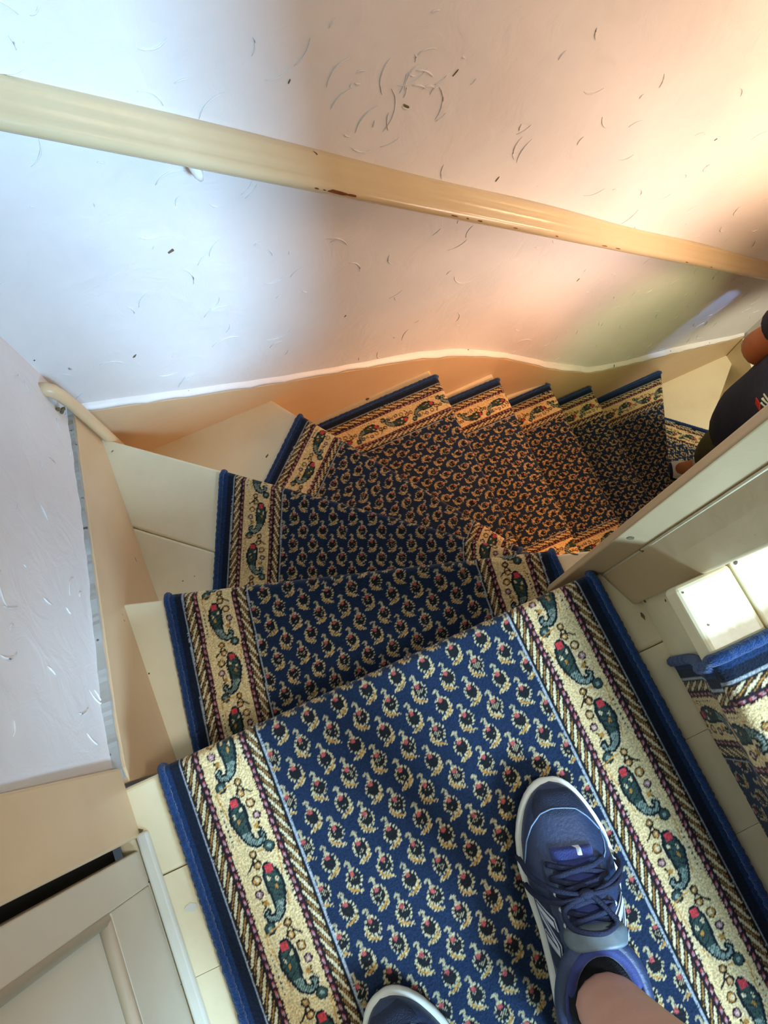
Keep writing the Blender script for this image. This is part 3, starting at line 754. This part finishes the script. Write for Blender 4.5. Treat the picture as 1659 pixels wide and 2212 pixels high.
def shoe(name, toe, fdir, parent, mirror=False, mats=('shoe', 'sole', 'rubber'), detail=True, z0=0.0, scale=1.0):
    f = np.array([fdir[0], fdir[1], 0.0]); f /= np.linalg.norm(f); r = np.array([f[1], -f[0], 0.0])
    mir = -1 if mirror else 1
    T0 = np.array([toe[0], toe[1], z0])
    D = [a for a, _, _ in STN]; LH = [b for _, b, _ in STN]; RH = [c for _, _, c in STN]
    def W_(d, x, z): return tuple(T0 - f * d * scale + r * x * mir * scale + np.array([0, 0, z * scale]))
    zs_ = lambda d: float(np.interp(d, [0, 0.05, 0.15, 0.30], [0.024, 0.024, 0.027, 0.034]))
    ztop = lambda d: float(np.interp(d, [a for a, _ in TOP], [b for _, b in TOP]))
    def S(d, t, lift=0.0):
        """point on the upper: t -1 left welt, 0 ridge, +1 right welt"""
        l = float(np.interp(d, D, LH)); rr = float(np.interp(d, D, RH)); c = (l + rr) / 2; hw = (rr - l) / 2
        rise = ztop(d) - zs_(d) * 0.6
        k = float(np.interp(d, [0, .06, .12, .17, .3], [.62, .62, .78, .72, .6]))
        a = t * math.pi / 2
        x = c + (hw - 0.001) * math.copysign(abs(math.sin(a)) ** k, a) + lift * math.sin(a)
        z = zs_(d) * 0.6 + rise * abs(math.cos(a)) ** 0.72 + lift * math.cos(a)
        return W_(d, x, z)
    ds = list(np.linspace(0.0, 0.012, 5)) + list(np.linspace(0.018, 0.285, 44)) + [0.29, 0.295, 0.298, 0.30]
    ts = np.linspace(-1, 1, 33)
    V = [S(d, t) for d in ds for t in ts]; n = len(ts)
    F = [(i * n + j, (i + 1) * n + j, (i + 1) * n + j + 1, i * n + j + 1) for i in range(len(ds) - 1) for j in range(n - 1)]
    F += [tuple(range(n)), tuple((len(ds) - 1) * n + j for j in range(n))[::-1]]
    up = mesh(name, V, F, mats[0], parent, True)
    bm = bmesh.new(); bm.from_mesh(up.data); bmesh.ops.recalc_face_normals(bm, faces=bm.faces); bm.to_mesh(up.data); bm.free()
    # midsole and outsole
    def outline(g, z):
        pts = [(d, l - g) for d, l in zip(D, LH)] + [(d, rr + g) for d, rr in zip(D[::-1], RH[::-1])]
        P = []
        m = len(pts)
        for i in range(m):
            for t in (0, .5):
                a, b = np.array(pts[i]), np.array(pts[(i + 1) % m]); q = a + (b - a) * t
                dd = q[0] - g * max(0.0, 1 - q[0] / 0.02) + g * max(0.0, 1 - (0.30 - q[0]) / 0.02)
                P.append((dd, q[1], z(q[0])))
        return P
    def lay(nm, zl_, zh_, g0, g1, mat):
        rings = [outline(g0, zl_), outline(g1, lambda d: zl_(d) + (zh_(d) - zl_(d)) * .5), outline(g1 - .001, zh_), outline(g1 - 0.006, zh_)]
        V = [W_(*p) for R_ in rings for p in R_]; m = len(rings[0])
        F = [(a * m + i, a * m + (i + 1) % m, (a + 1) * m + (i + 1) % m, (a + 1) * m + i) for a in range(len(rings) - 1) for i in range(m)]
        F += [tuple(range(m))[::-1], tuple(3 * m + i for i in range(m))]
        o = mesh(nm, V, F, mat, up, True)
        bm = bmesh.new(); bm.from_mesh(o.data); bmesh.ops.recalc_face_normals(bm, faces=bm.faces); bm.to_mesh(o.data); bm.free()
        return o
    lay('outsole', lambda d: 0.0, lambda d: 0.006, 0.001, 0.003, mats[2])
    lay('midsole', lambda d: 0.0055, lambda d: zs_(d), 0.003, 0.0045, mats[1])
    if not detail: return up, W_, S
    # tongue
    def patch(nm, dl, tl, lift, mat, nd=10, ntt=8, edge=0.0):
        d0, d1 = dl; V = []
        for i in range(nd + 1):
            d = d0 + (d1 - d0) * i / nd
            t0, t1 = tl(i / nd)
            for j in range(ntt + 1):
                q = j / ntt; e_ = min(1, 6 * min(q, 1 - q)) * min(1, 6 * min(i / nd, 1 - i / nd) + 0.0)
                V.append(S(d, t0 + (t1 - t0) * q, -0.002 + (lift + 0.002) * (e_ ** .5)))
        m = ntt + 1
        F = [(i * m + j, (i + 1) * m + j, (i + 1) * m + j + 1, i * m + j + 1) for i in range(nd) for j in range(ntt)]
        return mesh(nm, V, F, mat, up, True)
    patch('tongue', (0.072, 0.150), lambda q: (-0.17 - 0.05 * q, 0.17 + 0.05 * q), 0.0035, 'royal')
    patch('tongue_label', (0.138, 0.166), lambda q: (-0.30 - .16 * math.sin(q * 3), 0.32 + .16 * math.sin(q * 3)), 0.0120, 'tonguepatch', 10, 14)
    patch('toe_cap', (0.004, 0.040), lambda q: (-0.80 + .25 * q, 0.80 - .25 * q), 0.0012, 'shoe_dark', 8, 16)
    for sgn in (-1, 1):
        patch('lace_stay', (0.074, 0.146), (lambda q, s_=sgn: tuple(sorted((s_ * 0.22, s_ * (0.40 + .05 * q))))), 0.0022, 'shoe', 10, 6)
        patch('quarter_panel', (0.108, 0.200), (lambda q, s_=sgn: tuple(sorted((s_ * 0.48, s_ * 0.93)))), 0.0012, 'shoe_dark', 12, 8)
    # toe stitching: the curved seam round the vamp
    seam = [(0.098, -0.93), (0.080, -0.80), (0.062, -0.68), (0.045, -0.52), (0.032, -0.30), (0.027, -0.05), (0.030, 0.22), (0.040, 0.42), (0.056, 0.60), (0.068, 0.78), (0.078, 0.93)]
    tt = np.linspace(0, len(seam) - 1, 50)
    tube('toe_seam', [S(float(np.interp(q, range(len(seam)), [a for a, _ in seam])), float(np.interp(q, range(len(seam)), [b for _, b in seam])), 0.0008) for q in tt], 0.0009, 'stitch', up, 6)
    sm2 = [(0.056, 0.60), (0.068, 0.56), (0.078, 0.47), (0.084, 0.36)]
    tube('vamp_seam', [S(a, b, 0.0008) for a, b in sm2], 0.0009, 'stitch', up, 6)
    # eyelets
    for i in range(5):
        d = 0.082 + 0.0145 * i
        for sgn in (-1, 1):
            V, F = [], []
            c = np.array(S(d, sgn * 0.31, 0.0032))
            vs, fs = tube_data([c - np.array([0, 0, .002]), c + np.array([0, 0, 0.0012])], 0.0032 if i > 1 else 0.0024, 8)
            mesh('eyelet', vs, fs, 'silver' if i > 1 else 'rubber', up, True)
    # laces: cross bars, knot, two loops and two loose ends
    for i in range(5):
        d = 0.082 + 0.0145 * i
        a = [S(d, -0.31, 0.004), S(d + 0.004, -0.12, 0.0075), S(d + 0.010, 0.12, 0.0075), S(min(d + 0.0145, .15), 0.31, 0.004)]
        b = [S(d, 0.31, 0.004), S(d + 0.004, 0.12, 0.0095), S(d + 0.010, -0.12, 0.0095), S(min(d + 0.0145, .15), -0.31, 0.004)]
        for pts in (a, b):
            P = [np.array(p) for p in pts]; sm = []
            for q in np.linspace(0, 3, 13):
                k = min(2, int(q)); sm.append(P[k] + (P[k + 1] - P[k]) * (q - k))
            tube('lace', sm, [(0.0033, 0.0013)] * len(sm), 'lace', up, 6)
    def lace_path(pts):
        P = [np.array(S(a, b, c)) for a, b, c in pts]; sm = []
        n_ = len(P)
        for q in np.linspace(0, n_ - 1, 8 * n_):
            k = min(n_ - 2, int(q)); t = q - k
            p0, p1, p2, p3 = P[max(0, k - 1)], P[k], P[k + 1], P[min(n_ - 1, k + 2)]
            sm.append(0.5 * ((2 * p1) + (-p0 + p2) * t + (2 * p0 - 5 * p1 + 4 * p2 - p3) * t * t + (-p0 + 3 * p1 - 3 * p2 + p3) * t ** 3))
        tube('lace', sm, [(0.0030, 0.0014)] * len(sm), 'lace', up, 6)
    lace_path([(0.112, 0.02, .012), (0.104, 0.25, .012), (0.096, 0.55, .009), (0.090, 0.80, .005), (0.090, 1.00, .005)])
    lace_path([(0.112, 0.02, .013), (0.108, 0.3, .012), (0.101, 0.6, .007), (0.095, 0.98, .004)])
    lace_path([(0.112, -0.02, .012), (0.105, -0.3, .011), (0.094, -0.6, .008), (0.083, -0.85, .005), (0.080, -1.0, .006)])
    lace_path([(0.114, -0.02, .012), (0.118, -0.3, .010), (0.115, -0.65, .006), (0.108, -0.98, .005)])
    lace_path([(0.115, -0.05, .011), (0.125, -0.25, .012), (0.14, -0.2, .014), (0.146, 0.02, .013), (0.14, .2, .012), (0.125, .12, .012), (0.113, 0.03, .012)])
    c = np.array(S(0.111, 0, 0.011))
    vs, fs = tube_data([c + r * -.008, c + r * -.003, c + r * .003, c + r * .008], [0.003, 0.0055, 0.0055, 0.003], 8); mesh('lace_knot', vs, fs, 'lace', up, True)
    # pull loop at the throat
    patch('throat_tab', (0.066, 0.082), lambda q: (-0.24, 0.24), 0.0046, 'royal', 6, 8)
    patch('throat_mark', (0.066, 0.079), lambda q: (0.00, 0.075), 0.0062, 'silver', 4, 3)
    # letter N on both sides
    def stroke(a, b, w, sgn, lift, mat, nm):
        n_ = 8; V = []
        a = np.array(a); b = np.array(b)
        for i in range(n_ + 1):
            p = a + (b - a) * i / n_
            for k_ in (-1, 1): V.append(S(p[0] + k_ * w / 2, sgn * p[1], lift))
        for i in range(n_ + 1):
            p = a + (b - a) * i / n_
            for k_ in (-1, 1): V.append(S(p[0] + k_ * w / 2, sgn * p[1], lift - 0.0012))
        m = 2 * (n_ + 1)
        F = []
        for i in range(n_):
            k_ = 2 * i
            F += [(k_, k_ + 1, k_ + 3, k_ + 2), (m + k_, m + k_ + 2, m + k_ + 3, m + k_ + 1), (k_, k_ + 2, m + k_ + 2, m + k_), (k_ + 1, m + k_ + 1, m + k_ + 3, k_ + 3)]
        return V, F
    for sgn in (-1, 1):
        z0_, z1_ = (0.80, 0.52) if sgn < 0 else (0.60, 0.30)
        for (w, lift, mat, nm, e_) in ((0.0125, 0.0022, 'silver', 'letter_outline', 0.0), (0.0092, 0.0027, 'shoe_dark', 'letter_inset', 0.018), (0.0062, 0.0032, 'silver', 'letter_n', 0.03)):
            ss = [stroke((0.158, z0_ - e_ + .03), (0.172, z1_ + e_), w, sgn, lift, mat, nm), stroke((0.168, z1_ + e_), (0.134, z0_ - e_), w, sgn, lift + .0001, mat, nm), stroke((0.126, z0_ - e_), (0.142, z1_ + e_ - .03), w, sgn, lift + .0002, mat, nm)]
            mesh(nm, *join_data(ss), mat, up)
    # collar lining, sock
    cc = 0.222; rl = 0.060; cw = 0.0385; xc = 0.0095
    ring_ = []
    for a in np.linspace(0, 2 * math.pi, 41)[:-1]:
        d = cc - rl * math.cos(a); x = xc + cw * math.sin(a)
        z = 0.098 + 0.004 * math.cos(a) + 0.012 * max(0, -math.cos(a)) ** 2 - 0.007 * abs(math.sin(a))
        ring_.append(W_(d, x, z))
    tube('collar', ring_, 0.0058, 'royal', up, 12, True)
    ring2 = [W_(cc - (rl + .006) * math.cos(a), xc + (cw + .005) * math.sin(a), 0.090 + 0.004 * math.cos(a) + 0.012 * max(0, -math.cos(a)) ** 2 - 0.007 * abs(math.sin(a))) for a in np.linspace(0, 2 * math.pi, 41)[:-1]]
    tube('collar_padding', ring2, 0.010, 'shoe', up, 12, True)
    return up, W_, S

def skin_body(name, verts, edges, radii, mat, parent=None, root=0, sub=2):
    me = bpy.data.meshes.new(name); me.from_pydata(verts, edges, []); me.update()
    o = link(name, me, mat, parent)
    md = o.modifiers.new('skin', 'SKIN'); md.use_smooth_shade = True
    lay_ = me.skin_vertices[0].data
    for i, r_ in enumerate(radii):
        lay_[i].radius = r_ if isinstance(r_, tuple) else (r_, r_)
        lay_[i].use_root = (i == root)
    sd = o.modifiers.new('sub', 'SUBSURF'); sd.levels = sub; sd.render_levels = sub
    return o
def bake(o):
    dg = bpy.context.evaluated_depsgraph_get(); dg.update()
    ev = o.evaluated_get(dg); me = bpy.data.meshes.new_from_object(ev)
    o.modifiers.clear(); old = o.data; o.data = me
    me.polygons.foreach_set('use_smooth', [True] * len(me.polygons)); me.update()
    return o

# ------------------------------------------------------------------ the photographer's legs on the landing
RT, RF = (0.136, -0.154), (0.30, 0.954)
LTOE, LF = (-0.146, -0.284), (-0.17, 0.985)
def along(toe, fd, d, x, z, mir=1):
    f = np.array(fd) / np.linalg.norm(fd); r = np.array([f[1], -f[0]])
    p = np.array(toe) - f * d + r * x * mir
    return (p[0], p[1], z)
V = [(0.0, -0.60, 0.93)]; E_ = []; R_ = [(0.13, 0.10)]
def leg(toe, fd, mir, knee, hip):
    b = len(V)
    pts = [(hip, 0.085), (tuple(np.array(hip) * .5 + np.array(knee) * .5), 0.075), (knee, 0.056), (tuple(np.array(knee) * .62 + np.array(along(toe, fd, .214, .009, .11, mir)) * .38), 0.056),
           (tuple(np.array(knee) * .25 + np.array(along(toe, fd, .214, .009, .11, mir)) * .75), 0.043), (along(toe, fd, .212, .009, .12, mir), 0.037), (along(toe, fd, .222, .009, .055, mir), 0.032), (along(toe, fd, .13, .006, .040, mir), 0.022), (along(toe, fd, .05, .003, .034, mir), 0.015)]
    for i, (p, r_) in enumerate(pts):
        V.append(tuple(p)); R_.append(r_); E_.append((0 if i == 0 else b + i - 1, b + i))
leg(RT, RF, 1, (0.092, -0.362, 0.50), (0.10, -0.60, 0.86))
leg(LTOE, LF, -1, (-0.105, -0.49, 0.50), (-0.10, -0.62, 0.86))
me_person = skin_body('person', V, E_, R_, 'skin')
bake(me_person)
tag(me_person, 'photographer in navy trainers and black socks standing on the landing, seen from above', 'person')
shoe('shoe', RT, RF, me_person, False, z0=TH)
shoe('shoe', LTOE, LF, me_person, True, z0=TH)
for toe, fd, mir in ((RT, RF, 1), (LTOE, LF, -1)):
    ring_s = [along(toe, fd, .222, .0095, .070, mir), along(toe, fd, .220, .0095, .092, mir), along(toe, fd, .216, .0095, .102, mir), along(toe, fd, .214, .0095, .110, mir)]
    tube('sock', ring_s, [(.036, .056), (.037, .056), (.0405, .050), (.0415, .043)], 'sock', me_person, 20, up=(0.3, .95, 0))
sh = skin_body('shorts', [(0, -0.60, 0.93), (0.10, -0.60, 0.84), (0.088, -0.50, 0.68), (-0.10, -0.62, 0.84), (-0.102, -0.55, 0.68), (0, -0.61, 1.02)],
               [(0, 1), (1, 2), (0, 3), (3, 4), (0, 5)], [(0.16, 0.13), 0.105, 0.10, 0.105, 0.10, (0.16, 0.12)], 'shorts', me_person)
bake(sh)

# ------------------------------------------------------------------ person coming up the lower flight (mostly hidden by the partition)
P2 = dict(pel=(1.59, .35, -1.17), wai=(1.545, .355, -1.02), che=(1.48, .35, -.84), nec=(1.45, .31, -.66), hed=(1.42, .31, -.52), top=(1.42, .31, -.42),
          shR=(1.46, .47, -.73), elR=(1.46, .540, -1.06), wrR=(1.62, .50, -0.97), haR=(1.68, .48, -0.94), shL=(1.46, .20, -.73), elL=(1.50, .16, -1.00), wrL=(1.40, .18, -1.15), haL=(1.36, .19, -1.19),
          hiR=(1.61, .38, -1.24), knR=(1.555, .395, -1.60), anR=(1.625, .385, -1.925), toR=(1.52, .425, -1.98), hiL=(1.62, .22, -1.24), knL=(1.70, .22, -1.68), anL=(1.80, .25, -2.14), toL=(1.70, .29, -2.2))
nm = list(P2)
rad2 = dict(pel=(.13, .11), wai=(.13, .10), che=(.15, .11), nec=.052, hed=.085, top=.07, shR=.058, elR=.055, wrR=.036, haR=.035, shL=.055, elL=.043, wrL=.028, haL=.035, hiR=.075, knR=.058, anR=.038, toR=.035, hiL=.08, knL=.058, anL=.038, toL=.035)
ed = [('pel', 'wai'), ('wai', 'che'), ('che', 'nec'), ('nec', 'hed'), ('hed', 'top'), ('che', 'shR'), ('shR', 'elR'), ('elR', 'wrR'), ('wrR', 'haR'), ('che', 'shL'), ('shL', 'elL'), ('elL', 'wrL'), ('wrL', 'haL'),
      ('pel', 'hiR'), ('hiR', 'knR'), ('knR', 'anR'), ('anR', 'toR'), ('pel', 'hiL'), ('hiL', 'knL'), ('knL', 'anL'), ('anL', 'toL')]
p2 = skin_body('person', [P2[k] for k in nm], [(nm.index(a), nm.index(b)) for a, b in ed], [rad2[k] for k in nm], 'skin2')
bake(p2)
tag(p2, 'person in a navy top and olive trousers climbing the lower flight behind the partition', 'person')
def sub_body(name, keys, rr, mat, extra=None):
    pts = dict(P2); pts.update(extra or {})
    ks = keys[0]; es = keys[1]
    o = skin_body(name, [pts[k] for k in ks], [(ks.index(a), ks.index(b)) for a, b in es], rr, mat, p2); bake(o); return o
tp = [(1.60, .385, -1.52), (1.59, .385, -1.47), (1.575, .370, -1.35), (1.57, .355, -1.20), (1.54, .355, -1.02), (1.485, .35, -.84), (1.465, .345, -.745), (1.46, .345, -.70)]
tv = tube_data(tp, [(.105, .105), (.135, .13), (.165, .16), (.172, .168), (.17, .16), (.175, .14), (.12, .10), (.062, .062)], 28, up=(0, 1, 0))
sl = [tube_data([(1.47, .40, -.80), (1.46, .46, -.76), (1.462, .50, -.80), (1.466, .518, -.85), (1.467, .525, -.885)], [.085, .085, .074, .064, .062], 18, up=(1, 0, 0)),
      tube_data([(1.47, .30, -.80), (1.46, .22, -.76), (1.467, .185, -.80), (1.478, .172, -.85), (1.483, .168, -.89)], [.085, .082, .074, .064, .062], 18, up=(1, 0, 0))]
shirt = mesh('shirt', *join_data([tv] + sl), 'shirt', p2, True)
bm = bmesh.new(); bm.from_mesh(shirt.data); bmesh.ops.recalc_face_normals(bm, faces=bm.faces); bm.to_mesh(shirt.data); bm.free()
tr = sub_body('trousers', (['pel', 'hiR', 'knR', 'cuR', 'hiL', 'knL', 'cuL'], [('pel', 'hiR'), ('hiR', 'knR'), ('knR', 'cuR'), ('pel', 'hiL'), ('hiL', 'knL'), ('knL', 'cuL')]),
         [(.11, .10), .082, .078, .066, .082, .08, .062], 'olive', dict(cuR=(1.61, .388, -1.86), cuL=(1.79, .248, -2.06)))
sh2, W2, S2 = shoe('shoe', (1.478, .448), (-.92, .39), p2, True, ('shirt', 'greysole', 'rubber'), False, z0=-9 * RISE + TH, scale=0.9)
V = [S2(0.045 + 0.012 * i, -0.62 + 0.1 * j, 0.003) for i in range(10) for j in range(13)]
mesh('vamp', V, [(i * 13 + j, (i + 1) * 13 + j, (i + 1) * 13 + j + 1, i * 13 + j + 1) for i in range(9) for j in range(12)], 'white', sh2, True)
tube('sock', [(1.628, .385, -1.945), (1.622, .386, -1.90), (1.615, .387, -1.85)], [.050, .047, .046], 'white', p2, 14)
shoe('shoe', (1.655, .31), (-.92, .39), p2, False, ('shirt', 'sole', 'rubber'), False, z0=-10 * RISE, scale=0.86)
hv = skin_body('hair', [(1.43, .31, -.48), (1.44, .31, -.40)], [(0, 1)], [.098, .085], 'hair', p2); bake(hv)
for dy in (-.03, .03): tube('eye', [(1.345, .31 + dy, -.51), (1.336, .31 + dy, -.51)], [.009, .005], 'rubber', p2, 8)
tube('nose', [(1.345, .31, -.505), (1.325, .31, -.545), (1.345, .31, -.555)], [.008, .013, .008], 'skin2', p2, 8)
tube('mouth', [(1.343, .285, -.585), (1.336, .31, -.588), (1.343, .335, -.585)], .006, 'red', p2, 6)

# emblem and striped trim on the navy top, laid on the cloth
from mathutils.bvhtree import BVHTree
def on_cloth(px, py):
    bv = BVHTree.FromPolygons([v.co for v in shirt.data.vertices], [tuple(p.vertices) for p in shirt.data.polygons])
    d = Vector(ray(px, py)).normalized()
    return bv.ray_cast(Vector((0, 0, H)), d)
def cloth_patch(name, c, w, h, ang, mat, lift=0.003):
    loc, nor, _, _ = on_cloth(*c)
    if loc is None: return
    t = nor.cross(Vector((0, 0, 1))).normalized(); b_ = nor.cross(t)
    a_ = t * math.cos(ang) + b_ * math.sin(ang); e_ = nor.cross(a_)
    P = [loc + a_ * sx * w / 2 + e_ * sy * h / 2 + nor * lz for lz in (-0.004, lift) for sx, sy in ((-1, -1), (1, -1), (1, 1), (-1, 1))]
    mesh(name, P, [(0, 1, 2, 3), (4, 5, 6, 7), (0, 1, 5, 4), (1, 2, 6, 5), (2, 3, 7, 6), (3, 0, 4, 7)], mat, shirt)
cloth_patch('emblem', (1638, 872), 0.026, 0.032, 0.3, 'red')
for i in range(3): cloth_patch('stripe', (1656 - 2 * i, 858 + 9 * i), 0.030, 0.006, 0.5, 'white')

# small marks of wear, each lying on the surface it belongs to
bpy.context.view_layer.update()
def mark(px, py, l, w, ang, mat, name='paint_chip'):
    dg = bpy.context.evaluated_depsgraph_get()
    ok, loc, nor, idx, ob, mtx = SC.ray_cast(dg, Vector((0, 0, H)), Vector(ray(px, py)).normalized())
    if not ok: return
    ob = ob.original
    par = ob
    if ob.parent is not None and ob.parent.parent is not None: par = ob.parent
    t = nor.cross(Vector((0.3, 0.5, 0.8))).normalized(); b_ = nor.cross(t)
    a_ = t * math.cos(ang) + b_ * math.sin(ang); e_ = nor.cross(a_)
    k = 9; top = []
    for i in range(k):
        q = rnd.uniform(.7, 1.2); an = 2 * math.pi * i / k
        top.append(loc + a_ * l * q * math.cos(an) + e_ * w * q * math.sin(an) + nor * 0.0007)
    base = [p - nor * 0.002 for p in top]
    inv = par.matrix_world.inverted()
    P = [inv @ p for p in top + base]
    mesh(name, P, [tuple(range(k))] + [(i, k + i, k + (i + 1) % k, (i + 1) % k) for i in range(k)], mat, par)
for a_ in [(412, 1959, .007, .006, .3, 'strip'), (577, 985, .006, .0022, 1.2, 'grime'), (793, 862, .006, .004, .4, 'grime'), (1362, 1162, .006, .003, 1.3, 'grime'), (1385, 1190, .004, .0008, .4, 'grime'),
           (1095, 1185, .006, .001, .2, 'grime'), (1240, 1197, .007, .0018, .1, 'grime'), (1393, 1298, .004, .0025, .2, 'grime'), (1388, 1330, .002, .006, .6, 'grime'), (302, 1795, .005, .0025, .3, 'grime'),
           (1475, 1280, .0012, .001, 0, 'grime'), (1530, 1350, .0015, .001, 0, 'grime'), (322, 1455, .0015, .0015, 0, 'grime'), (395, 1255, .0016, .0012, .5, 'grime'), (420, 1245, .001, .001, 0, 'grime'), (243, 975, .003, .001, 1, 'grime'),
           (1130, 855, .002, .0012, .3, 'grime'), (495, 1030, .0, .0, 0, 'grime')]:
    if a_[2] > 0: mark(*a_)
